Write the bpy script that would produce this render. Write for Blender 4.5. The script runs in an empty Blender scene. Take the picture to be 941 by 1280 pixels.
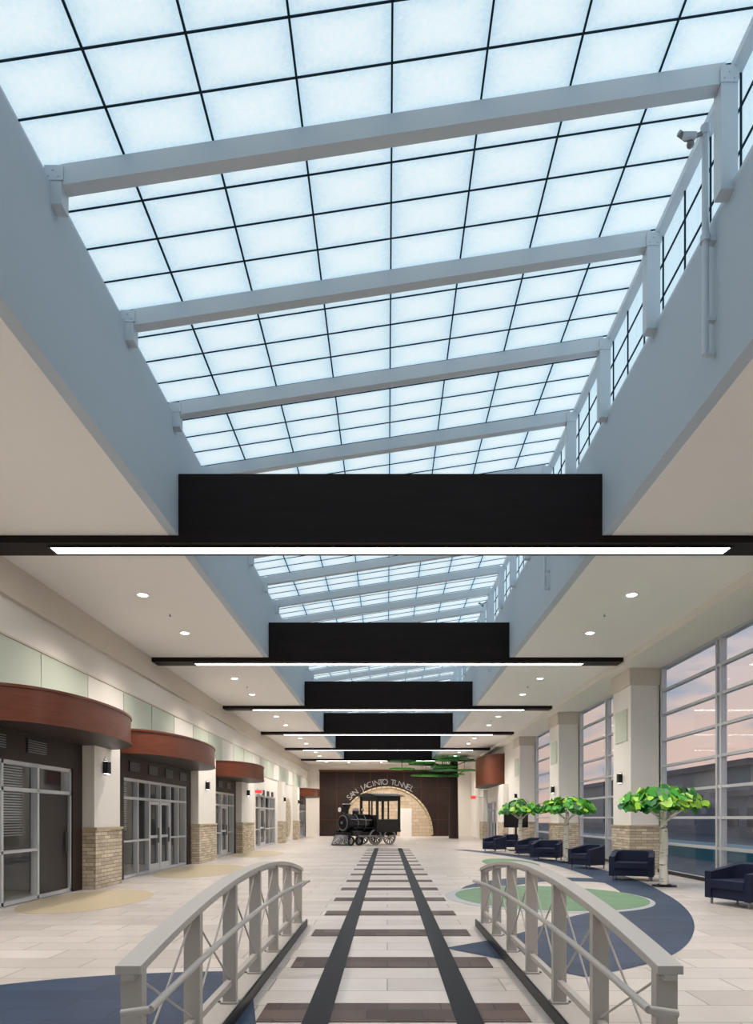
import bpy, math, random
from mathutils import Vector, Matrix
random.seed(7)
sc = bpy.context.scene
F = 853.33

# ------------------------------------------------------------------ materials
def new_mat(name):
    m = bpy.data.materials.new(name); m.use_nodes = True
    nt = m.node_tree; b = nt.nodes['Principled BSDF']
    return m, nt, b
def mat(name, col, rough=0.5, metal=0.0, noise=0.0, scale=4.0, stretch=(1,1,1), emis=None, estr=0.0, bump=0.0, spec=0.5):
    m, nt, b = new_mat(name)
    b.inputs['Base Color'].default_value = (*col, 1)
    b.inputs['Roughness'].default_value = rough
    b.inputs['Metallic'].default_value = metal
    b.inputs['Specular IOR Level'].default_value = spec
    tc = nt.nodes.new('ShaderNodeTexCoord'); mp = nt.nodes.new('ShaderNodeMapping')
    mp.inputs['Scale'].default_value = stretch
    nt.links.new(tc.outputs['Object'], mp.inputs['Vector'])
    nz = nt.nodes.new('ShaderNodeTexNoise'); nz.inputs['Scale'].default_value = scale
    nz.inputs['Detail'].default_value = 4
    nt.links.new(mp.outputs['Vector'], nz.inputs['Vector'])
    if noise > 0:
        mx = nt.nodes.new('ShaderNodeMix'); mx.data_type = 'RGBA'
        mx.inputs['A'].default_value = (*[c*(1-noise) for c in col], 1)
        mx.inputs['B'].default_value = (*[min(1, c*(1+noise)) for c in col], 1)
        nt.links.new(nz.outputs['Fac'], mx.inputs['Factor'])
        nt.links.new(mx.outputs['Result'], b.inputs['Base Color'])
    if bump > 0:
        bp = nt.nodes.new('ShaderNodeBump'); bp.inputs['Strength'].default_value = bump
        nt.links.new(nz.outputs['Fac'], bp.inputs['Height']); nt.links.new(bp.outputs['Normal'], b.inputs['Normal'])
    if emis:
        b.inputs['Emission Color'].default_value = (*emis, 1)
        b.inputs['Emission Strength'].default_value = estr
    return m
def brick_mat(name, c1, c2, mortar, bw, bh, ms, rough, vertical=False, bump=0.0, noise=0.06, off=0.5, spec=.5):
    m, nt, b = new_mat(name)
    b.inputs['Specular IOR Level'].default_value = spec
    tc = nt.nodes.new('ShaderNodeTexCoord'); br = nt.nodes.new('ShaderNodeTexBrick')
    vec = tc.outputs['Object']
    if vertical:
        s = nt.nodes.new('ShaderNodeSeparateXYZ'); a = nt.nodes.new('ShaderNodeMath'); c = nt.nodes.new('ShaderNodeCombineXYZ')
        nt.links.new(vec, s.inputs[0]); nt.links.new(s.outputs[0], a.inputs[0]); nt.links.new(s.outputs[1], a.inputs[1])
        nt.links.new(a.outputs[0], c.inputs[0]); nt.links.new(s.outputs[2], c.inputs[1]); vec = c.outputs[0]
    nt.links.new(vec, br.inputs['Vector'])
    br.offset = off
    br.inputs['Scale'].default_value = 1
    br.inputs['Brick Width'].default_value = bw; br.inputs['Row Height'].default_value = bh
    br.inputs['Mortar Size'].default_value = ms; br.inputs['Mortar Smooth'].default_value = 0.1
    br.inputs['Color1'].default_value = (*c1, 1); br.inputs['Color2'].default_value = (*c2, 1); br.inputs['Mortar'].default_value = (*mortar, 1)
    nz = nt.nodes.new('ShaderNodeTexNoise'); nz.inputs['Scale'].default_value = 3.0; nz.inputs['Detail'].default_value = 6
    nt.links.new(tc.outputs['Object'], nz.inputs['Vector'])
    mr = nt.nodes.new('ShaderNodeMapRange'); mr.inputs['To Min'].default_value = 1-noise; mr.inputs['To Max'].default_value = 1+noise
    nt.links.new(nz.outputs['Fac'], mr.inputs['Value'])
    vm = nt.nodes.new('ShaderNodeVectorMath'); vm.operation = 'SCALE'
    nt.links.new(br.outputs['Color'], vm.inputs[0]); nt.links.new(mr.outputs[0], vm.inputs['Scale'])
    nt.links.new(vm.outputs[0], b.inputs['Base Color'])
    b.inputs['Roughness'].default_value = rough
    if bump:
        bp = nt.nodes.new('ShaderNodeBump'); bp.inputs['Strength'].default_value = bump; bp.inputs['Distance'].default_value = 0.03
        ad = nt.nodes.new('ShaderNodeMath'); ad.operation = 'SUBTRACT'
        nz2 = nt.nodes.new('ShaderNodeTexNoise'); nz2.inputs['Scale'].default_value = 14
        nt.links.new(tc.outputs['Object'], nz2.inputs['Vector'])
        nt.links.new(nz2.outputs['Fac'], ad.inputs[0]); nt.links.new(br.outputs['Fac'], ad.inputs[1])
        nt.links.new(ad.outputs[0], bp.inputs['Height']); nt.links.new(bp.outputs['Normal'], b.inputs['Normal'])
    return m

M = {}
M['floor'] = brick_mat('floor_porcelain', (.66,.605,.57), (.52,.47,.435), (.30,.27,.25), 1.1, .485, .008, .32, noise=.10)
M['river'] = brick_mat('river_tile', (.022,.042,.088), (.036,.062,.12), (.02,.03,.05), .9, .3, .006, .5, spec=.3)
M['green_tile'] = brick_mat('green_tile', (.13,.24,.14), (.155,.275,.16), (.1,.2,.1), .9, .3, .006, .5, spec=.3)
M['tan_tile'] = mat('tan_tile', (.53,.44,.30), .4, noise=.08)
M['edge_tile'] = mat('grey_edge_tile', (.42,.43,.46), .4, noise=.05)
M['rail_tile'] = mat('rail_tile', (.012,.012,.018), .5, noise=.15, spec=.18)
M['tie'] = brick_mat('tie_plank_tile', (.05,.029,.024), (.13,.088,.072), (.03,.02,.018), .45, .27, .006, .45, noise=.25, off=.37, spec=.3)
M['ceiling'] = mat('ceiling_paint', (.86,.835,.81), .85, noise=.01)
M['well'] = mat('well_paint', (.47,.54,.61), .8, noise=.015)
M['cream'] = mat('cream_paint', (.82,.785,.725), .8, noise=.015)
M['cream2'] = mat('tan_paint', (.66,.60,.52), .8, noise=.015)
M['palegreen'] = mat('pale_green_panel', (.58,.63,.53), .7, noise=.015)
M['beam'] = mat('dark_beam_wood', (.014,.009,.009), .5, noise=.4, scale=3, stretch=(.4,4,4), spec=.15)
M['brown'] = mat('dark_brown_panel', (.030,.017,.014), .45, noise=.2, scale=3, stretch=(3,3,.4), spec=.3)
M['wood'] = mat('cherry_wood', (.14,.037,.017), .28, noise=.45, scale=5, stretch=(.5,.5,5))
M['stone'] = brick_mat('stacked_stone', (.74,.64,.49), (.48,.39,.28), (.25,.20,.14), .34, .085, .006, .85, vertical=True, bump=.8, noise=.25)
M['stone2'] = brick_mat('pale_stone', (.62,.50,.36), (.50,.39,.27), (.30,.24,.17), .6, .3, .012, .85, vertical=True, bump=.3, noise=.2)
M['steel'] = mat('white_painted_steel', (.56,.62,.68), .5, noise=.02)
M['mull'] = mat('glazing_mullion', (.01,.03,.045), .6, spec=.1)
M['alu'] = mat('aluminium', (.62,.64,.67), .35, metal=.4)
M['rail'] = mat('railing_paint', (.50,.47,.445), .45, noise=.03)
M['black'] = mat('black_metal', (.010,.010,.011), .4, spec=.3)
M['blackgloss'] = mat('black_gloss', (.010,.010,.012), .15)
M['grey'] = mat('grey_metal', (.25,.25,.27), .35, metal=.6)
M['navy'] = mat('navy_upholstery', (.012,.018,.048), .6, noise=.15, scale=20, spec=.3)
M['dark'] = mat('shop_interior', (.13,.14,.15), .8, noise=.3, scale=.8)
M['blind'] = mat('blind_slat', (.50,.56,.60), .6)
M['door'] = mat('door_wood', (.014,.008,.007), .35, noise=.2)
M['leaf1'] = mat('leaf_green', (.06,.36,.035), .5, noise=.2, scale=6)
M['leaf2'] = mat('leaf_lime', (.30,.58,.04), .5, noise=.2, scale=6)
M['leaf3'] = mat('leaf_dark', (.02,.14,.035), .5, noise=.2, scale=6)
M['lightwarm'] = mat('downlight_lens', (1,1,1), .5, emis=(1,.95,.88), estr=9)
M['shop_fill'] = mat('shop_fill_panel', (1,1,1), .5, emis=(1,.97,.92), estr=4)  # emission for the panels added inside the shops
M['strip'] = mat('linear_lens', (1,1,1), .5, emis=(1,.96,.93), estr=12)
M['white'] = mat('white_trim', (.8,.8,.8), .5)
M['letter'] = mat('sign_letter', (.40,.40,.40), .4)
M['red'] = mat('exit_red', (.6,.02,.02), .5, emis=(1,.05,.03), estr=1)
M['screen'] = mat('screen_black', (.008,.008,.01), .12)
M['bldg'] = mat('outdoor_building', (.16,.18,.22), .8, noise=.15, scale=.3)
M['bldg2'] = mat('outdoor_roof', (.06,.07,.10), .7)
M['asphalt'] = mat('asphalt', (.11,.13,.15), .9, noise=.2)
M['teal'] = mat('teal_paint', (.03,.22,.30), .4)
# birch
m, nt, b = new_mat('birch_bark')
tc = nt.nodes.new('ShaderNodeTexCoord'); mp = nt.nodes.new('ShaderNodeMapping'); mp.inputs['Scale'].default_value = (3,3,16)
nz = nt.nodes.new('ShaderNodeTexNoise'); nz.inputs['Scale'].default_value = 1.5; cr = nt.nodes.new('ShaderNodeValToRGB')
cr.color_ramp.elements[0].position = .34; cr.color_ramp.elements[0].color = (.05,.04,.035,1)
cr.color_ramp.elements[1].position = .40; cr.color_ramp.elements[1].color = (.85,.80,.72,1)
nt.links.new(tc.outputs['Object'], mp.inputs[0]); nt.links.new(mp.outputs[0], nz.inputs['Vector'])
nt.links.new(nz.outputs['Fac'], cr.inputs[0]); nt.links.new(cr.outputs[0], b.inputs['Base Color']); M['birch'] = m
# translucent skylight panel: emission painted as daylight coming through, bluer and dimmer towards edges
m, nt, b = new_mat('skylight_glow_panel')
N=nt.nodes.new; Lk=nt.links.new
def mth(op,a,bv=None,c=None):
    n=N('ShaderNodeMath'); n.operation=op
    for i,v in enumerate((a,bv,c)):
        if v is None: continue
        if isinstance(v,(int,float)): n.inputs[i].default_value=v
        else: Lk(v,n.inputs[i])
    return n.outputs[0]
tc = N('ShaderNodeTexCoord'); nz = N('ShaderNodeTexNoise'); nz.inputs['Scale'].default_value = 26; nz.inputs['Detail'].default_value = 8
nz.inputs['Roughness'].default_value = .8
Lk(tc.outputs['Object'], nz.inputs['Vector'])
sp = N('ShaderNodeSeparateXYZ'); Lk(tc.outputs['Object'], sp.inputs[0])
def cell(s,o,p):
    t=mth('FRACT',mth('DIVIDE',mth('ADD',s,200*p-o),p)); return mth('MULTIPLY',mth('ABSOLUTE',mth('SUBTRACT',t,.5)),2.0)
cx=cell(sp.outputs[0],.045,.907); cy=cell(sp.outputs[1],6.97,.49125)
ed=mth('MAXIMUM',mth('POWER',cx,3.0),mth('POWER',cy,3.0))
val=mth('SUBTRACT',mth('MULTIPLY_ADD',nz.outputs['Fac'],.8,.34),mth('MULTIPLY',ed,.42))
cr = N('ShaderNodeValToRGB')
cr.color_ramp.elements[0].position = .28; cr.color_ramp.elements[0].color = (.47,.70,.86,1)
cr.color_ramp.elements[1].position = .85; cr.color_ramp.elements[1].color = (.87,.98,1,1)
Lk(val, cr.inputs[0])
b.inputs['Base Color'].default_value = (.2,.22,.24,1); b.inputs['Roughness'].default_value = .6
b.inputs['Specular IOR Level'].default_value = .1
Lk(cr.outputs[0], b.inputs['Emission Color']); b.inputs['Emission Strength'].default_value = .90
M['panel'] = m
# clear glass
m = bpy.data.materials.new('clear_glass'); m.use_nodes = True; nt = m.node_tree
nt.nodes.remove(nt.nodes['Principled BSDF'])
tr = nt.nodes.new('ShaderNodeBsdfTransparent'); tr.inputs[0].default_value = (.95,.97,.98,1)
gl = nt.nodes.new('ShaderNodeBsdfGlossy'); gl.inputs['Roughness'].default_value = .03
fr = nt.nodes.new('ShaderNodeLayerWeight'); fr.inputs[0].default_value = .5
pw = nt.nodes.new('ShaderNodeMath'); pw.operation='POWER'; pw.inputs[1].default_value=4
ma = nt.nodes.new('ShaderNodeMath'); ma.operation='MULTIPLY_ADD'; ma.inputs[1].default_value=.5; ma.inputs[2].default_value=.05
nt.links.new(fr.outputs['Facing'],pw.inputs[0]); nt.links.new(pw.outputs[0],ma.inputs[0])
mx = nt.nodes.new('ShaderNodeMixShader'); nt.links.new(ma.outputs[0], mx.inputs[0]); nt.links.new(tr.outputs[0], mx.inputs[1]); nt.links.new(gl.outputs[0], mx.inputs[2])
nt.links.new(mx.outputs[0], nt.nodes['Material Output'].inputs[0]); M['glass'] = m

# ------------------------------------------------------------------ mesh builder
class MB:
    def __init__(s): s.v=[]; s.f=[]; s.m=[]; s.mats=[]; s.sm=[]
    def mi(s, k):
        if k not in s.mats: s.mats.append(k)
        return s.mats.index(k)
    def add(s, vs, fs, k, smooth=False):
        o=len(s.v); s.v += [tuple(v) for v in vs]; i=s.mi(k)
        for f in fs: s.f.append([o+a for a in f]); s.m.append(i); s.sm.append(smooth)
    def box(s, x0,x1,y0,y1,z0,z1,k):
        vs=[(x0,y0,z0),(x1,y0,z0),(x1,y1,z0),(x0,y1,z0),(x0,y0,z1),(x1,y0,z1),(x1,y1,z1),(x0,y1,z1)]
        s.add(vs,[(0,3,2,1),(4,5,6,7),(0,1,5,4),(1,2,6,5),(2,3,7,6),(3,0,4,7)],k)
    def hexa(s, vs, k):
        s.add(vs,[(0,3,2,1),(4,5,6,7),(0,1,5,4),(1,2,6,5),(2,3,7,6),(3,0,4,7)],k)
    def prism(s, pts, z0, z1, k, kb=None, kt=None, smooth=False):
        n=len(pts); vs=[(p[0],p[1],z0) for p in pts]+[(p[0],p[1],z1) for p in pts]
        s.add(vs,[(i,(i+1)%n,n+(i+1)%n,n+i) for i in range(n)],k,smooth)
        s.add([(p[0],p[1],z0) for p in pts],[tuple(reversed(range(n)))],kb or k)
        s.add([(p[0],p[1],z1) for p in pts],[tuple(range(n))],kt or k)
    def prism_axis(s, pts, a0, a1, k, axis='y'):   # pts in (h,z) ; extruded along axis
        def P(p,a): return (p[0],a,p[1]) if axis=='y' else (a,p[0],p[1])
        n=len(pts); vs=[P(p,a0) for p in pts]+[P(p,a1) for p in pts]
        s.add(vs,[(i,(i+1)%n,n+(i+1)%n,n+i) for i in range(n)]+[tuple(reversed(range(n))),tuple(range(n,2*n))],k)
    def cyl(s, p0,p1,r0,k,r1=None,seg=16,smooth=True):
        r1 = r0 if r1 is None else r1
        p0=Vector(p0);p1=Vector(p1);d=(p1-p0).normalized()
        u=d.orthogonal().normalized();w=d.cross(u)
        vs=[];
        for p,r in((p0,r0),(p1,r1)):
            for i in range(seg):
                a=2*math.pi*i/seg; vs.append(p+u*math.cos(a)*r+w*math.sin(a)*r)
        s.add(vs,[(i,(i+1)%seg,seg+(i+1)%seg,seg+i) for i in range(seg)],k,smooth)
        s.add(vs[:seg],[tuple(reversed(range(seg)))],k); s.add(vs[seg:],[tuple(range(seg))],k)
    def tube(s, path, r, k, seg=10):
        for a,b in zip(path[:-1],path[1:]): s.cyl(a,b,r,k,seg=seg)
    def sweep(s, path, w, h, k):  # rectangular section, path in YZ plane at const x
        vs=[]
        for x,y,z in path:
            vs += [(x-w/2,y,z-h),(x+w/2,y,z-h),(x+w/2,y,z),(x-w/2,y,z)]
        n=len(path); fs=[]
        for i in range(n-1):
            for j in range(4): fs.append((4*i+j,4*i+(j+1)%4,4*i+4+(j+1)%4,4*i+4+j))
        fs += [(3,2,1,0),(4*n-4,4*n-3,4*n-2,4*n-1)]
        s.add(vs,fs,k)
    def sphere(s,c,r,k,sc=(1,1,1),nu=16,nv=10,zmin=-1):
        vs=[];fs=[]
        for j in range(nv+1):
            t=math.pi*j/nv
            for i in range(nu):
                a=2*math.pi*i/nu
                vs.append((c[0]+r*sc[0]*math.sin(t)*math.cos(a),c[1]+r*sc[1]*math.sin(t)*math.sin(a),c[2]+r*sc[2]*max(zmin,math.cos(t))))
        for j in range(nv):
            for i in range(nu): fs.append((j*nu+i,(j+1)*nu+i,(j+1)*nu+(i+1)%nu,j*nu+(i+1)%nu))
        s.add(vs,fs,k,True)
    def build(s, name, loc=(0,0,0), rot=0, bevel=0, parent=None, scale=1):
        me=bpy.data.meshes.new(name); me.from_pydata(s.v,[],s.f)
        for k in s.mats: me.materials.append(M[k])
        me.polygons.foreach_set('material_index',s.m); me.polygons.foreach_set('use_smooth',s.sm); me.update()
        o=bpy.data.objects.new(name,me); sc.collection.objects.link(o)
        o.location=loc; o.rotation_euler=(0,0,rot); o.scale=(scale,)*3
        if bevel:
            b=o.modifiers.new('bevel','BEVEL'); b.width=bevel; b.segments=2; b.limit_method='ANGLE'
        if parent: o.parent=parent
        return o
def lamp(name, kind, loc, energy, col, parent=None, size=.1, spot=125, blend=.9, rot=(0,0,0)):
    l=bpy.data.lights.new(name,kind); l.energy=energy; l.color=col
    if kind=='SPOT': l.spot_size=math.radians(spot); l.spot_blend=blend; l.shadow_soft_size=size
    elif kind=='POINT': l.shadow_soft_size=size
    lo=bpy.data.objects.new(name,l); sc.collection.objects.link(lo); lo.location=loc; lo.rotation_euler=rot
    if parent: lo.parent=parent
    return lo

XL, XR = -3.40, 3.50     # skylight opening
WL, WR = -6.85, 8.15     # wall planes
YB, YF = -6.0, 59.0
ZC = 6.19
BEAMS = [11.1+8.45*k for k in range(-1,6)]

# ------------------------------------------------------------------ floor
b=MB(); b.box(-11,8.4,YB-.2,YF+.2,-.2,0,'floor'); b.build('floor')
def band(center, k, z, name, samples=14):
    pts=[]
    c=center
    for i in range(len(c)-1):
        p0=c[max(i-1,0)];p1=c[i];p2=c[i+1];p3=c[min(i+2,len(c)-1)]
        for j in range(samples):
            t=j/samples
            pts.append([0.5*((2*p1[a])+(-p0[a]+p2[a])*t+(2*p0[a]-5*p1[a]+4*p2[a]-p3[a])*t*t+(-p0[a]+3*p1[a]-3*p2[a]+p3[a])*t**3) for a in range(3)])
    pts.append(list(c[-1])); L=[];R=[]
    for i,p in enumerate(pts):
        q=pts[min(i+1,len(pts)-1)]; o=pts[max(i-1,0)]
        d=Vector((q[0]-o[0],q[1]-o[1])).normalized(); n=Vector((-d.y,d.x))
        L.append((p[0]+n.x*p[2],p[1]+n.y*p[2],z)); R.append((p[0]-n.x*p[2],p[1]-n.y*p[2],z))
    n=len(L); bb=MB(); bb.add(L+R,[(n+i,n+i+1,i+1,i) for i in range(n-1)],k); return bb.build(name)
band([(-6.7,3.4,.9),(-4.6,4.6,1.0),(-2.8,5.7,1.15),(-1.2,6.1,1.05)],'river',.004,'floor_inlay_river')
band([(1.35,7.6,1.0),(2.5,8.6,1.05),(3.6,10.3,.95),(4.6,12.0,.62),(5.35,14.2,.45),(5.9,17.6,.5),(6.1,22,.5),(5.8,26,.45),(5.0,30,.4),(3.6,34,.35)],'river',.004,'floor_inlay_river')
band([(1.5,14.1,.05),(2.3,15.9,.45),(3.7,17.6,.6),(5.2,17.5,.5),(5.7,16.6,.3)],'river',.003,'floor_inlay_river')
# green island
pts=[]
for i in range(48):
    a=2*math.pi*i/48; r=1+.06*math.sin(2*a+.5)
    pts.append((3.25+1.8*r*math.cos(a), 13.8+2.2*r*math.sin(a)-.3*math.cos(a)))
b=MB(); b.prism([(3.25+(p[0]-3.25)*1.07-.08,13.8+(p[1]-13.8)*1.07-.08) for p in pts],.001,.005,'edge_tile'); b.prism(pts,.002,.007,'green_tile'); b.build('floor_inlay_green_island')
pts=[(4.3+.9*math.cos(a),24+2.6*math.sin(a)) for a in [2*math.pi*i/40 for i in range(40)]]
b=MB(); b.prism(pts,.001,.006,'green_tile'); b.build('floor_inlay_green_island')
for (cx,cy,rx,ry) in ((-5.75,13.2,1.05,1.9),(-5.6,20.6,1.2,2.6),(-5.7,30,1.1,2.4)):
    b=MB(); b.prism([(cx+rx*math.cos(2*math.pi*i/40),cy+ry*math.sin(2*math.pi*i/40)) for i in range(40)],.001,.004,'tan_tile'); b.build('floor_inlay_tan_oval')
# track
b=MB()
y=1.72
while y<35:
    b.box(-1.03,1.13,y-.27,y+.27,.001,.006,'tie'); y+=1.94
for x0 in (-.665,.54): b.box(x0,x0+.21,-4,35.5,.001,.010,'rail_tile')
b.build('floor_inlay_railway_track')

# ------------------------------------------------------------------ ceiling + well
b=MB()
b.box(WL-.2,XL-.15,YB,YF,ZC,ZC+.12,'ceiling'); b.box(XR+.15,6.77,YB,YF,ZC,ZC+.12,'ceiling')
b.box(XL-.15,XR+.15,54.15,YF,ZC,ZC+.12,'ceiling')
b.box(6.77,WR+.2,YB,YF,6.0,6.31,'cream')
b.build('ceiling')
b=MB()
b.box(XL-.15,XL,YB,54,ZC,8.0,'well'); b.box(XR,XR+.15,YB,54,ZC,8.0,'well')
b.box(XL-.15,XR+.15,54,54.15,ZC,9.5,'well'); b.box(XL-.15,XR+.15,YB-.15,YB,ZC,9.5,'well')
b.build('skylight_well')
# skylight
b=MB()
def gz(x): return 8.24+(x-XL)*(9.30-8.24)/(XR-XL)
b.add([(XL-.1,YB,gz(XL-.1)),(XR+.1,YB,gz(XR+.1)),(XR+.1,54,gz(XR+.1)),(XL-.1,54,gz(XL-.1))],[(0,3,2,1)],'panel')
b.add([(XR+.12,YB,8.0),(XR+.12,54,8.0),(XR+.12,54,9.33),(XR+.12,YB,9.33)],[(0,1,2,3)],'panel')
b.add([(XL-.1,YB,8.0),(XL-.1,54,8.0),(XL-.1,54,8.24),(XL-.1,YB,8.24)],[(3,2,1,0)],'steel')
def slopebox(xa,xb,y0,y1,dz0,dz1,k):
    vs=[(xa,y0,gz(xa)+dz0),(xb,y0,gz(xb)+dz0),(xb,y1,gz(xb)+dz0),(xa,y1,gz(xa)+dz0),(xa,y0,gz(xa)+dz1),(xb,y0,gz(xb)+dz1),(xb,y1,gz(xb)+dz1),(xa,y1,gz(xa)+dz1)]
    b.hexa(vs,k)
for k in range(-3,4):
    x=.045+.907*k; slopebox(x-.010,x+.010,YB,54,-.018,-.001,'mull')
R0=6.97-1.965*6
yr=R0-1.965
while yr<54:
    for j in range(4):
        y=yr+j*.49125
        if YB<y<54: slopebox(XL-.1,XR+.1,y-.007,y+.007,-.014,-.001,'mull')
    yr+=1.965
x=XR+.12
for z in (8.42,8.86): b.box(x-.02,x-.001,YB,54,z-.008,z+.008,'mull')
y=R0
while y<54:
    for j in range(3): b.box(x-.02,x-.001,y+j*.655-.008,y+j*.655+.008,8.0,9.3,'mull')
    y+=1.965
b.box(XR-.0,XR+.12,YB,54,8.0,8.05,'steel'); b.box(XR-.0,XR+.12,YB,54,9.2,9.28,'steel')
# rafters, posts, gussets
y=R0
while y<54:
    slopebox(-3.30,3.42,y-.07,y+.07,-.26,-.05,'steel')
    b.box(3.37,3.54,y-.08,y+.08,7.95,9.20,'steel')
    b.box(-3.47,-3.29,y-.08,y+.08,7.80,8.16,'steel')
    b.box(-3.46,-3.27,y-.088,y-.072,8.03,8.18,'steel'); b.box(3.36,3.54,y-.09,y-.078,9.02,9.16,'steel')
    for i in range(3):
        for (bx,bz) in ((-3.42,8.07),(3.40,9.06)):
            xx=bx+.05*i; zz=bz+.06*(i%2)
            b.cyl((xx,y-.098,zz),(xx,y-.086,zz),.009,'steel',seg=8)
    y+=1.965
b.build('skylight')
# beams
for i,y in enumerate(BEAMS):
    b=MB()
    b.box(XL+.005,XR-.005,y,y+.55,6.07,7.19,'beam')
    b.box(WL+.01,XL+.005,y,y+.55,6.07,ZC-.002,'beam'); b.box(XR-.005,6.76,y,y+.55,6.07,ZC-.002,'beam')
    b.box(-5.56,5.66,y+.15,y+.42,6.055,6.07,'strip')
    b.box(-5.60,-5.56,y+.13,y+.44,6.05,6.07,'black'); b.box(5.66,5.70,y+.13,y+.44,6.05,6.07,'black')
    b.box(-5.56,5.66,y+.12,y+.15,6.045,6.07,'black'); b.box(-5.56,5.66,y+.42,y+.45,6.045,6.07,'black')
    b.build('ceiling_beam_with_linear_light')
# downlights
dl=[(x,yb+dy) for yb in BEAMS for dy in (2.95,5.85) for x in (-5.03,5.03)]+[(-3.2,56.8),(2.2,56.8),(-.5,56.8)]
for (x,yy) in dl:
    if yy>YF-.5: continue
    b=MB(); b.cyl((0,0,-.012),(0,0,-.001),.13,'white',seg=24); b.cyl((0,0,-.016),(0,0,-.011),.10,'lightwarm',seg=24)
    o=b.build('recessed_downlight',(x,yy,ZC))
    lamp('downlight_lamp','SPOT',(0,0,-.03),750 if abs(x)>4.9 else 800,(1,.91,.82),o,spot=135)
for yb in BEAMS:
    for x in (-4.9,4.9):
        b=MB(); b.cyl((0,0,-.05),(0,0,-.002),.012,'grey',seg=8); b.cyl((0,0,-.01),(0,0,-.002),.04,'white',seg=12); b.cyl((0,0,-.055),(0,0,-.048),.025,'grey',seg=10)
        b.build('fire_sprinkler',(x,yb+4.3,ZC))
# conduit + camera
for k,yy in enumerate((7.3,14.75,23.2)):
    b=MB(); x=3.40
    b.cyl((x,yy,6.55),(x,yy,8.95),.035,'steel'); b.cyl((x,yy,6.55),(x+.098,yy,6.55),.035,'steel')
    b.cyl((x,yy,7.75),(x,yy,7.82),.055,'steel'); b.box(x-.02,XR,yy-.04,yy+.04,7.74,7.80,'steel')
    b.box(x-.02,XR,yy-.03,yy+.03,6.9,6.94,'steel'); b.cyl((x,yy,8.9),(x,yy,8.99),.05,'steel')
    b.cyl((x,yy,8.93),(x-.20,yy,8.85),.022,'grey'); b.box(x-.26,x-.12,yy-.07,yy-.02,8.82,8.87,'steel'); b.cyl((x-.2,yy,8.86),(x-.30,yy-.04,8.88),.03,'grey')
    b.sphere((x-.16,yy,8.80),.04,'grey'); b.build('security_camera_conduit')

# ------------------------------------------------------------------ left wall with openings
OPEN=[(9.6,14.75,2.65),(17.6,23.2,2.65),(27.0,30.4,2.65),(35.2,41.5,2.8),(51.5,56.5,2.65)]
b=MB(); yprev=YB
for (a,c,h) in OPEN:
    b.box(WL-.2,WL,yprev,a,0,ZC,'cream'); b.box(WL-.2,WL,a,c,h,ZC,'cream'); yprev=c
b.box(WL-.2,WL,yprev,YF,0,ZC,'cream'); b.build('wall_left')
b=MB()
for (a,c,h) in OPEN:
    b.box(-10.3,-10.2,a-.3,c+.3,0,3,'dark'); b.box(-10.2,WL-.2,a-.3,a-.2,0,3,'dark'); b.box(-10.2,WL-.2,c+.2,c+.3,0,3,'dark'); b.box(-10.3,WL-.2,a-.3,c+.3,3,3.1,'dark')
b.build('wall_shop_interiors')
for (a,c,h) in OPEN:
    b=MB(); m_=(a+c)/2; b.box(-.3,.3,-.6,.6,-.055,-.005,'shop_fill'); b.build('shop_fill_light',(-8.6,m_,3.0))  # unseen glowing panel added to brighten each shop interior
b=MB(); b.box(WL,WL+.10,YB,YF,5.55,ZC-.002,'cream2'); b.build('trim_1')
b=MB(); b.box(WL,WL+.03,YB,YF,4.86,4.90,'cream2'); b.box(WL,WL+.03,YB,YF,3.86,3.89,'cream2'); b.build('trim_2')
b=MB(); y=-5.5; i=0
while y<57:
    b.box(WL,WL+.02,y,y+2.05,3.91,4.84,'palegreen' if i%3!=1 else 'cream')
    y+=2.11; i+=1
b.build('trim_3')
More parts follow.
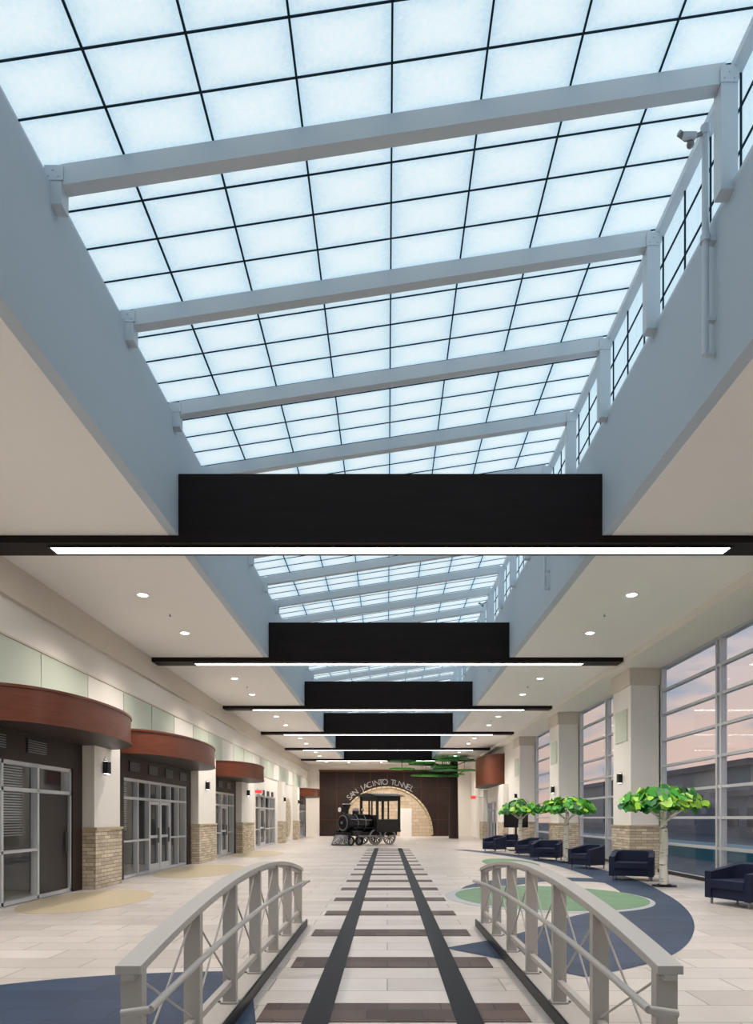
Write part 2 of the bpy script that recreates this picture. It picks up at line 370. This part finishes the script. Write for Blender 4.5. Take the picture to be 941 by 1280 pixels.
def storefront(n,a,c,h,verts,doors,ya,yc,blinds=(),surround='brown'):
    b=MB(); x=WL
    b.box(x,x+.06,ya,a,0,3.35,surround); b.box(x,x+.06,c,yc,0,3.35,surround); b.box(x,x+.06,a,c,h,3.35,surround)
    for v in [a+.04]+verts+[c-.04]: b.box(x-.10,x+.03,v-.035,v+.035,0,h,'alu')
    for z in (.05,2.12,h-.04): b.box(x-.10,x+.03,a,c,z-.035,z+.035,'alu')
    vs=[a]+verts+[c]
    for i in range(len(vs)-1):
        p,q=vs[i],vs[i+1]
        if i in doors: continue
        b.box(x-.10,x+.03,p,q,.95,1.0,'alu')
    b.add([(x-.05,a,.08),(x-.05,c,.08),(x-.05,c,h),(x-.05,a,h)],[(0,1,2,3)],'glass')
    g=a+.35
    while g+.75<c:
        b.box(x+.06,x+.075,g,g+.75,2.82,3.10,'black')
        for j in range(6): b.box(x+.075,x+.085,g+.03,g+.72,2.84+j*.043,2.855+j*.043,'grey')
        g+=1.45
    for i in blinds:
        p,q=vs[i],vs[i+1]; z=1.25
        while z<h-.1: b.add([(x-.30,p,z),(x-.30,q,z),(x-.27,q,z+.022),(x-.27,p,z+.022)],[(0,1,2,3)],'blind'); z+=.05
    # reception desk and shelving inside the shop
    b.box(-9.2,-8.6,a+.6,c-1.2,.001,1.05,'brown'); b.box(-9.25,-8.5,a+.55,c-1.15,1.05,1.1,'cream2')
    b.box(-10.15,-9.9,a+.2,c-.4,.001,2.1,'cream2')
    for z in (.5,1.0,1.5): b.box(-9.9,-9.85,a+.25,c-.45,z,z+.35,'edge_tile')
    b.build('window_%d'%n)
    for i in doors:
        p,q=vs[i],vs[i+1]
        d=MB()
        if surround=='brown' and n==1:
            d.box(x-.12,x-.02,p+.045,q-.045,.02,2.07,'door')
        else:
            for (u,w) in ((p+.045,p+.14),(q-.14,q-.045)): d.box(x-.04,x+.01,u,w,.02,2.07,'alu')
            for (u,w) in ((.02,.25),(1.0,1.08),(1.98,2.07)): d.box(x-.04,x+.01,p+.14,q-.14,u,w,'alu')
        d.box(x+.0,x+.05,q-.2,q-.17,.85,1.3,'grey'); d.build('door_%d'%(n*10+i))
storefront(1,9.6,14.75,2.65,[10.8,12.1,13.35],[3],9.0,15.2,(0,1,2))
storefront(2,17.6,23.2,2.65,[18.7,19.6,20.55,21.5,22.3],[2,3],16.7,23.6,(0,))
storefront(3,27.0,30.4,2.65,[28.1,29.2],[1],26.0,30.6)
storefront(4,35.2,41.5,2.8,[36.7,38.2,39.8],[1],34.9,41.8,(),'cream')
storefront(5,51.5,56.5,2.65,[53,54,55],[1,2],51,57)
# pilasters
def sconce(x,y,z,sx):
    b=MB(); b.box(min(0,sx*.12),max(0,sx*.12),-.09,.09,-.14,.14,'black'); b.box(min(0,sx*.05),max(0,sx*.05),-.05,.05,-.18,.18,'grey')
    b.box(min(sx*.02,sx*.10),max(sx*.02,sx*.10),-.07,.07,.14,.145,'lightwarm'); b.box(min(sx*.02,sx*.10),max(sx*.02,sx*.10),-.07,.07,-.145,-.14,'lightwarm')
    o=b.build('sconce_lamp',(x+sx*.002,y,z))
for (a,c) in ((6.8,8.3),(15.2,16.7),(23.6,26.0),(30.6,33.4),(42.6,44),(49.5,50.8)):
    b=MB(); b.box(WL,WL+.36,a,c,0,1.33,'stone'); b.box(WL,WL+.39,a-.02,c+.02,1.33,1.38,'tan_tile'); b.box(WL,WL+.32,a+.02,c-.02,1.38,3.84,'cream')
    b.build('stone_pilaster'); sconce(WL+.32,(a+c)/2-.2,2.75,1)
# canopies
def canopy(cx,cy,half,bulge,z0,z1,sx,name='curved_wood_canopy'):
    pts=[]
    for i in range(41):
        t=math.pi*i/40; e=.75
        cc=math.cos(t); ss=math.sin(t)
        pts.append((cx+sx*bulge*abs(ss)**e, cy-half*cc))
    if sx<0: pts=pts[::-1]
    b=MB(); b.prism(pts,z0,z1,'wood','brown','brown',True)
    def ins(f): return [(cx+(p[0]-cx)*f, cy+(p[1]-cy)*f) for p in pts]
    b.prism(ins(1.012),z0-.03,z0+.02,'wood','brown','brown',True); b.prism(ins(1.012),z1-.02,z1+.03,'wood','brown','brown',True)
    return b.build(name)
canopy(WL,13.7,2.5,1.35,3.24,3.80,1); canopy(WL,20.3,3.25,1.45,3.24,3.80,1); canopy(WL,29.3,2.7,1.45,3.24,3.80,1); canopy(WL,54,2.8,1.5,3.24,3.80,1)
# round stone artwork on left wall
b=MB(); b.prism_axis([(46.8+1.3*math.cos(2*math.pi*i/40),1.6+1.3*math.sin(2*math.pi*i/40)) for i in range(40)],WL,WL+.08,'tan_tile','x')
b.prism_axis([(46.8+1.05*math.cos(2*math.pi*i/40),1.6+1.05*math.sin(2*math.pi*i/40)) for i in range(40)],WL+.08,WL+.1,'stone','x'); b.build('round_wall_art')
# exit signs
for (x,y,z) in ((-6.45,34.2,2.9),(5.9,47,3.0)):
    b=MB(); b.box(-.2,.2,-.03,.03,-.12,.12,'white'); b.box(-.17,.17,-.035,-.03,-.08,.08,'red'); b.box(-.4 if x<0 else .2,-.2 if x<0 else 1.3,-.01,.01,-.02,.02,'white'); b.build('exit_sign',(x,y,z))

# ------------------------------------------------------------------ right side
COLS=[3.2,11.65,20.1,28.55,37.0]
for y in COLS:
    b=MB(); b.box(7.13,8.0,y-.03,y+1.6,0,1.33,'stone'); b.box(7.10,8.01,y-.06,y+1.63,1.33,1.38,'tan_tile')
    b.box(7.17,8.14,y,y+1.57,1.38,5.5,'cream'); b.box(7.12,8.01,y-.05,y+1.62,5.5,5.998,'cream2')
    b.box(8.0,8.14,y-.0,y+1.57,0,5.998,'cream')
    b.box(7.14,7.17,y+.25,y+1.32,3.9,4.85,'palegreen'); b.build('stone_column'); sconce(7.17,y+.8,2.8,-1)
b=MB(); b.box(WR,WR+.2,YB,3.2,0,6.0,'cream'); b.build('wall_right')
b=MB()
for (a,c) in ((42,45),(49,YF)): b.box(7.2,7.4,a,c,0,6.0,'cream')
b.box(7.2,7.4,38.6,42,0,6.0,'cream'); b.box(7.2,7.4,45,49,2.7,6.0,'cream'); b.box(8.3,8.4,44,50,0,3,'dark'); b.box(7.4,8.15,38.6,38.7,0,6,'cream')
b.build('wall_right_far')
BAYS=[(4.8,11.6),(13.25,20.05),(21.7,28.5),(30.15,36.95)]
for n,(a,c) in enumerate(BAYS):
    b=MB(); mid=(a+c)/2-.1
    for v,w in ((a+.05,.06),(mid-.1,.045),(mid+.1,.045),(c-.05,.06)): b.box(8.02,8.16,v-w,v+w,0,6.0,'alu')
    for z in (.05,.85,1.6,2.35,3.1,3.85,4.6,5.3,5.96): b.box(8.03,8.15,a,c,z-.035,z+.035,'alu')
    b.add([(8.10,a,0),(8.10,c,0),(8.10,c,6),(8.10,a,6)],[(0,3,2,1)],'glass'); b.build('window_%d'%(n+6))
b=MB(); b.box(7.95,8.01,YB,37,0,.09,'brown'); b.build('baseboard_right')
b=MB(); b.box(WL,WL+.015,YB,9,0,.12,'brown'); b.build('baseboard_left')
canopy(7.195,45.5,3.6,1.2,3.7,5.5,-1,'curved_wood_fascia')
for (a,c) in ((40.6,42.4),(49.0,50.6)):
    b=MB(); b.box(6.85,7.195,a,c,0,1.33,'stone'); b.box(6.88,7.195,a,c,1.33,3.6,'cream'); b.build('stone_pilaster')
b=MB()
for v in (45.05,46.3,47.6,48.95): b.box(7.2,7.32,v-.05,v+.05,0,2.7,'alu')
for z in (.05,2.1,2.66): b.box(7.2,7.32,45,49,z-.04,z+.04,'alu')
b.box(7.25,7.26,45,49,0,2.7,'glass'); b.build('window_10')
# ------------------------------------------------------------------ far wall
b=MB(); b.box(-7.1,8.4,YF,YF+.2,0,ZC+.1,'cream'); b.build('wall_far')
b=MB(); b.box(-7.1,8.4,YB-.2,YB,0,ZC+.1,'cream'); b.build('wall_back')
b=MB()
xs=[-5.8+1.45*i for i in range(9)]
for i in range(8):
    for j in range(4): b.box(xs[i]+.02,xs[i+1]-.02,YF-.08,YF,.05+j*1.38,1.38*(j+1)+.02,'brown')
b.box(-5.85,5.85,YF-.04,YF,0,5.62,'wood'); b.box(-5.9,5.9,YF-.12,YF,5.6,5.72,'wood'); b.build('trim_4')
PCX,PCZ,r=-.1,.25,3.9
pts=[]
for i in range(61):
    a=math.radians(-4+188*i/60); pts.append((PCX+r*math.cos(a),max(0,PCZ+r*math.sin(a))))
b=MB(); b.prism_axis(pts,YF-.22,YF-.1,'stone2','y')
for i in range(31):
    a=math.radians(-2+184*i/30)
    c=Vector((PCX+(r+.05)*math.cos(a),YF-.24,PCZ+(r+.05)*math.sin(a))); a2=math.radians(-2+184*(i+.9)/30)
    d=Vector((PCX+(r+.05)*math.cos(a2),YF-.24,PCZ+(r+.05)*math.sin(a2)))
    if d.z>.1 and c.z>.1: b.cyl(c,d,.10,'tan_tile',seg=6)
b.build('round_stone_portal')
b=MB(); b.box(1.1,2.1,YF-.30,YF-.23,0,2.4,'white'); b.box(1.22,1.98,YF-.33,YF-.30,.05,2.28,'cream')
b.build('door_1')
txt='SAN JACINTO TUNNEL'
par=bpy.data.objects.new('tunnel_sign_lettering',None); sc.collection.objects.link(par)
for i,ch in enumerate(txt):
    if ch==' ': continue
    a=math.radians(136-76*i/(len(txt)-1)); cu=bpy.data.curves.new('letter','FONT'); cu.body=ch; cu.size=.68; cu.extrude=.03; cu.align_x='CENTER'; cu.align_y='CENTER'
    o=bpy.data.objects.new('letter_'+ch,cu); sc.collection.objects.link(o); cu.materials.append(M['letter'])
    o.rotation_euler=(Matrix.Rotation(-(a-math.pi/2),3,'Y')@Matrix.Rotation(math.pi/2,3,'X')).to_euler()
    o.location=(PCX+4.4*math.cos(a),YF-.16,PCZ+4.4*math.sin(a)); o.parent=par

# ------------------------------------------------------------------ bridge railings
def railing(X,sx):
    b=MB(); y0,y1=3.5,9.95; mid=(y0+y1)/2; hh=(y1-y0)/2
    def top(y): return 1.13-.26*((y-mid)/hh)**2
    N=40
    path=[(X,y0-.08+(y1-y0+.16)*i/N,0) for i in range(N+1)]; path=[(x,y,top(y)) for x,y,z in path]
    b.sweep(path,.13,.045,'rail'); b.sweep([(x,y,z-.045) for x,y,z in path],.07,.03,'rail')
    b.box(X-.11,X+.11,y0-.15,y1+.15,.0,.07,'rail'); b.box(X-sx*.11-.012,X-sx*.11+.012,y0-.15,y1+.15,0,.10,'black')
    b.sweep([(x,y,.24+.03*(1-((y-mid)/hh)**2)) for x,y,z in path],.05,.05,'rail')
    n=7; ys=[y0+(y1-y0)*i/(n-1) for i in range(n)]
    for y in ys:
        b.box(X-.055,X+.055,y-.035,y+.035,.07,top(y)-.04,'rail')
        b.box(X-.07,X+.07,y-.06,y+.06,.07,.085,'rail')
        for q in (-1,1): b.cyl((X+.09*q,y+.0,.07),(X+.09*q,y,.085),.012,'grey',seg=8)
        xi=X-sx*.14
        b.cyl((X-sx*.04,y,.62+.10*(1-((y-mid)/hh)**2)-.04),(xi,y,.66+.10*(1-((y-mid)/hh)**2)),.010,'rail',seg=8)
    for a,c in zip(ys[:-1],ys[1:]):
        b.cyl((X,a+.03,.27),(X,c-.03,top(c)-.09),.008,'rail',seg=8); b.cyl((X,a+.03,top(a)-.09),(X,c-.03,.27),.008,'rail',seg=8)
    xi=X-sx*.14; hp=[(xi,y,.67+.10*(1-((y-mid)/hh)**2)) for x,y,z in path]
    b.tube(hp,.021,'rail'); b.tube([hp[-1],(xi,y1+.16,.66),(X,y1+.16,.64)],.021,'rail'); b.tube([hp[0],(xi,y0-.16,.66),(X,y0-.16,.64)],.021,'rail')
    b.sphere(hp[-1],.021,'rail'); b.sphere(hp[0],.021,'rail')
    b.build('footbridge_railing',bevel=.006)
railing(-1.30,-1); railing(1.42,1)

# ------------------------------------------------------------------ trees
def tree(x,y,s=1,seed=0):
    rnd=random.Random(seed); b=MB()
    b.cyl((0,0,.007),(0,0,.03),.27,'black',seg=28); b.cyl((0,0,.03),(0,0,.05),.16,'black',seg=20)
    path=[(0,0,.03),(-.02,.02,.5),(.015,0,1.0),(-.02,.01,1.45),(-.04,0,1.75)]; rr=[.105,.09,.085,.08,.06]
    for i in range(4): b.cyl(path[i],path[i+1],rr[i],'birch',rr[i+1],seg=14)
    for k in range(6):
        a=k*math.pi/3+.3; b.cyl((-.03,0,1.5),(.6*math.cos(a),.6*math.sin(a),1.9+.1*(k%2)),.035,'birch',.012,seg=8)
    for i in range(250):
        a=rnd.uniform(0,2*math.pi); r=math.sqrt(rnd.uniform(0,1))*.94
        z=1.98+rnd.uniform(-.35,1)*.40*math.sqrt(max(0,1-r*r))-.12*r
        c=Vector((r*math.cos(a)-.06,r*math.sin(a),z)); R=rnd.uniform(.08,.17)
        n=Vector((c.x*.9+rnd.uniform(-.8,.8),c.y*.9+rnd.uniform(-.8,.8),.7+rnd.uniform(-.4,.5))).normalized()
        u=n.orthogonal().normalized(); w=n.cross(u); th=rnd.uniform(0,6.28); vs=[]
        for j in range(10):
            t=2*math.pi*j/10+th; q=R*(1.25 if j%5==0 else (1 if j%2 else .8)); vs.append(c+u*math.cos(t)*q+w*math.sin(t)*q*.8)
        vs2=[v+n*.008 for v in vs]
        b.add(vs+vs2,[tuple(reversed(range(10))),tuple(range(10,20))]+[(j,(j+1)%10,10+(j+1)%10,10+j) for j in range(10)],rnd.choice(['leaf1','leaf1','leaf2','leaf2','leaf3']))
    b.build('artificial_birch_tree',(x,y,0),rot=seed,scale=s)
tree(6.45,15.9,1.0,1); tree(6.35,24.2,1.0,2); tree(5.95,30.6,1.0,3)
# big far tree with flat leaf layers
b=MB(); b.cyl((5.1,52.5,0),(5.1,52.5,6.15),.38,'brown',.30)
rnd=random.Random(5)
for i in range(20):
    cx=5.1-rnd.uniform(-1.0,4.3); cy=51.5+rnd.uniform(-2,2); z=rnd.uniform(4.7,5.9); R=rnd.uniform(.5,1.1); n=24
    b.prism([(cx+R*(1+.12*math.sin(5*t))*math.cos(t),cy+R*.8*(1+.12*math.sin(5*t))*math.sin(t)) for t in [2*math.pi*j/n for j in range(n)]],z,z+.10,rnd.choice(['leaf1','leaf3','leaf3']))
    b.cyl((cx,cy,z+.07),(cx,cy,ZC-.01),.012,'black',seg=6)
    b.cyl((5.1,52.5,z-.25),(cx,cy,z),.03,'brown',seg=6)
b.build('artificial_oak_tree')

# ------------------------------------------------------------------ armchairs
def armchair(x,y,rot,w=1.0):
    b=MB(); hw=.46*w
    def U(hw,bk,fr,rad):
        pts=[(-hw,fr)]
        for i in range(9):
            t=math.pi/2*i/8; pts.append((-hw+rad-rad*math.cos(t), bk-rad+rad*math.sin(t)))
        for i in range(9):
            t=math.pi/2*i/8; pts.append((hw-rad+rad*math.sin(t), bk-rad+rad*math.cos(t)))
        pts.append((hw,fr)); return pts
    o=U(hw,.42,-.40,.26); i_=U(hw-.13,.28,-.40,.16); N=len(o)
    def hz(p): return .60+.16*max(0,min(1,(p[1]+.15)/.5))
    vs=[(p[0],p[1],.12) for p in o]+[(p[0],p[1],hz(p)) for p in o]+[(p[0],p[1],hz(p)) for p in i_]+[(p[0],p[1],.12) for p in i_]
    fs=[]
    for k in range(N-1):
        for j in range(3): fs.append((j*N+k+1,j*N+k,(j+1)*N+k,(j+1)*N+k+1))
        fs.append((3*N+k+1,3*N+k,k,k+1))
    fs += [(0,N,2*N,3*N),(N-1,4*N-1,3*N-1,2*N-1)]
    b.add(vs,fs,'navy')
    b.box(-hw+.12,hw-.12,-.38,.30,.12,.30,'navy'); b.box(-hw+.13,hw-.13,-.42,.28,.305,.46,'navy')
    for sx in (-1,1):
        for yy in (-.33,.30): b.cyl((sx*(hw-.09),yy,.0),(sx*(hw-.09),yy,.125),.022,'grey',r1=.028,seg=10)
    b.build('tub_armchair',(x,y,0),rot,bevel=.03)
armchair(6.32,17.6,math.radians(-25),1.15); armchair(6.5,12.45,math.radians(-70),1.1); armchair(6.35,21.6,math.radians(-60)); armchair(6.0,25.6,math.radians(-30),1.15)
armchair(6.0,28.6,math.radians(-60)); armchair(6.3,34.3,math.radians(-10)); armchair(5.1,32.2,math.radians(-60))
# monitor on stand
b=MB(); b.box(-.55,.55,-.04,.04,1.15,1.85,'screen'); b.box(-.58,.58,-.02,.05,1.12,1.88,'black'); b.cyl((0,.03,.02),(0,.03,1.2),.05,'black'); b.box(-.35,.35,-.3,.3,0,.03,'black'); b.build('display_monitor_stand',(6.2,32.9,0))

# ------------------------------------------------------------------ locomotive (front = +x)
b=MB()
b.box(-1.9,1.55,-.55,.55,.55,.75,'black'); b.box(-1.95,-.15,-.85,.85,.75,.88,'black')
b.cyl((-.2,0,1.3),(1.25,0,1.3),.50,'blackgloss',seg=32); b.cyl((1.2,0,1.3),(1.62,0,1.3),.54,'black',seg=32)
b.cyl((1.62,0,1.3),(1.66,0,1.3),.46,'grey',seg=32); b.cyl((1.66,0,1.3),(1.70,0,1.3),.38,'blackgloss',seg=32); b.cyl((1.70,0,1.3),(1.76,0,1.3),.08,'grey',seg=16)
for xx in (.35,.9): b.cyl((xx,0,1.3),(xx+.04,0,1.3),.515,'grey',seg=32)
b.cyl((1.4,0,1.78),(1.4,0,2.05),.13,'black',seg=20); b.cyl((1.4,0,2.05),(1.4,0,2.35),.15,'black',r1=.26,seg=20); b.cyl((1.4,0,2.35),(1.4,0,2.40),.26,'grey',r1=.22,seg=20)
b.cyl((.75,0,1.7),(.75,0,1.98),.2,'blackgloss'); b.sphere((.75,0,1.98),.2,'grey',zmin=0)
b.box(1.55,1.85,-.16,.16,1.9,2.2,'black'); b.cyl((1.85,0,2.05),(1.9,0,2.05),.13,'white')
b.cyl((.25,0,1.8),(.25,0,2.1),.02,'grey'); b.sphere((.25,0,2.05),.09,'tan_tile')
for xx in (-1.85,-.22):
    for yy in (-.8,.8): b.box(xx-.06,xx+.06,yy-.06,yy+.06,.85,2.85,'black')
for yy in (-.81,.81):
    b.box(-1.85,-.22,yy-.03,yy+.03,.85,1.5,'black'); b.box(-1.85,-.22,yy-.03,yy+.03,2.6,2.85,'black'); b.box(-1.07,-.99,yy-.03,yy+.03,1.5,2.85,'black')
b.box(-.26,-.20,-.8,.8,.85,1.75,'black'); b.box(-.26,-.2,-.8,.8,2.6,2.85,'black'); b.box(-1.88,-1.8,-.8,.8,2.6,2.85,'black')
b.box(-.26,-.2,-.05,.05,1.7,2.7,'black'); b.box(-1.88,-1.82,-.8,.8,.85,1.4,'black')
b.prism_axis([(-1.0,2.85)]+[(-1.0+2.0*i/12,2.88+.16*math.sin(math.pi*i/12)) for i in range(13)]+[(1.0,2.85)],-2.15,.05,'black','x')
def wheel(x,y,r,sp):
    n=28; s=1 if y>0 else -1
    for i in range(n):
        a=2*math.pi*i/n;c=2*math.pi*(i+1)/n
        vs=[]
        for t in (a,c):
            for rr in (r,r-.09):
                for yy in (y,y+s*.10): vs.append((x+rr*math.cos(t),yy,r+rr*math.sin(t)))
        b.add(vs,[(0,1,5,4),(2,6,7,3),(0,4,6,2),(1,3,7,5)],'grey' if sp>8 else 'black')
    b.cyl((x,y-.01,r),(x,y+s*.13,r),.09,'grey')
    for i in range(sp):
        a=2*math.pi*i/sp; b.cyl((x,y+s*.05,r),(x+(r-.06)*math.cos(a),y+s*.05,r+(r-.06)*math.sin(a)),.025,'black',seg=6)
for s in (-1,1):
    wheel(-1.25,s*.58,.46,12); wheel(-.2,s*.58,.46,12); wheel(.95,s*.58,.27,8); wheel(1.55,s*.58,.27,8)
    b.box(-1.3,-.1,s*.74-.02,s*.74+.02,.40,.48,'grey'); b.box(-.2,1.15,s*.79-.02,s*.79+.02,.5,.57,'grey')
    b.cyl((1.0,s*.72,.72),(1.55,s*.72,.72),.17,'blackgloss'); b.cyl((.0,s*.56,1.45),(1.5,s*.56,1.5),.02,'grey',seg=8)
    b.box(-.15,1.4,s*.62-.12,s*.62+.12,.98,1.01,'black')
b.box(1.6,1.75,-.8,.8,.5,.72,'black')
for i in range(13):
    t=(i-6)/6; b.cyl((1.75,t*.62,.60),(2.35-.45*abs(t),t*.78,.08),.028,'grey',seg=6)
b.cyl((2.37,0,.07),(1.88,.82,.07),.04,'black',seg=8); b.cyl((2.37,0,.07),(1.88,-.82,.07),.04,'black',seg=8)
b.build('steam_locomotive',(-1.25,40.2,.0),math.radians(180+38),scale=1.0)

# ------------------------------------------------------------------ outside
b=MB(); b.box(8.4,150,-40,220,-.5,-.12,'asphalt'); b.build('outdoor_ground')
b=MB(); b.box(30,45,20,62,-.12,3.4,'bldg'); b.box(29.5,45.5,19.5,62.5,3.4,3.9,'bldg2'); b.box(33,48,62,130,-.12,6.4,'bldg'); b.box(32.5,48.5,61.5,130,6.4,7,'bldg2')
for k in range(12): b.box(29.9,30,22+k*3.3,23.8+k*3.3,.8,2.4,'bldg2')
b.build('neighbouring_building')
b=MB(); b.box(13,15,14,60,-.12,.45,'teal'); b.build('outdoor_low_wall')
w=bpy.data.worlds.new('dusk_sky'); sc.world=w; w.use_nodes=True; nt=w.node_tree; bg=nt.nodes['Background']
tc=nt.nodes.new('ShaderNodeTexCoord'); sp=nt.nodes.new('ShaderNodeSeparateXYZ'); nt.links.new(tc.outputs['Generated'],sp.inputs[0])
cr=nt.nodes.new('ShaderNodeValToRGB'); e=cr.color_ramp.elements
e[0].position=0; e[0].color=(.80,.55,.48,1); e[1].position=.6; e[1].color=(.25,.36,.55,1); q=e.new(.12); q.color=(.82,.62,.55,1); q=e.new(.3); q.color=(.60,.60,.68,1)
nt.links.new(sp.outputs[2],cr.inputs[0])
mp=nt.nodes.new('ShaderNodeMapping'); mp.inputs['Scale'].default_value=(4,4,16); nz=nt.nodes.new('ShaderNodeTexNoise'); nz.inputs['Scale'].default_value=1.6; nz.inputs['Detail'].default_value=6
nt.links.new(tc.outputs['Generated'],mp.inputs[0]); nt.links.new(mp.outputs[0],nz.inputs['Vector'])
c2=nt.nodes.new('ShaderNodeValToRGB'); c2.color_ramp.elements[0].position=.46; c2.color_ramp.elements[0].color=(0,0,0,1); c2.color_ramp.elements[1].position=.62
nt.links.new(nz.outputs['Fac'],c2.inputs[0]); mx=nt.nodes.new('ShaderNodeMix'); mx.data_type='RGBA'
nt.links.new(c2.outputs[0],mx.inputs['Factor']); nt.links.new(cr.outputs[0],mx.inputs['A']); mx.inputs['B'].default_value=(.36,.44,.56,1)
nt.links.new(mx.outputs['Result'],bg.inputs[0]); bg.inputs[1].default_value=.95

# ------------------------------------------------------------------ camera
cam=bpy.data.cameras.new('camera'); co=bpy.data.objects.new('camera',cam); sc.collection.objects.link(co)
co.location=(0,0,1.6); co.rotation_euler=(math.radians(90),0,0)
cam.lens=24; cam.sensor_width=36; cam.sensor_fit='AUTO'; cam.shift_y=382/1280; cam.shift_x=-13.5/1280; cam.clip_end=500
sc.camera=co
sc.view_settings.view_transform='Standard'; sc.view_settings.exposure=0.0
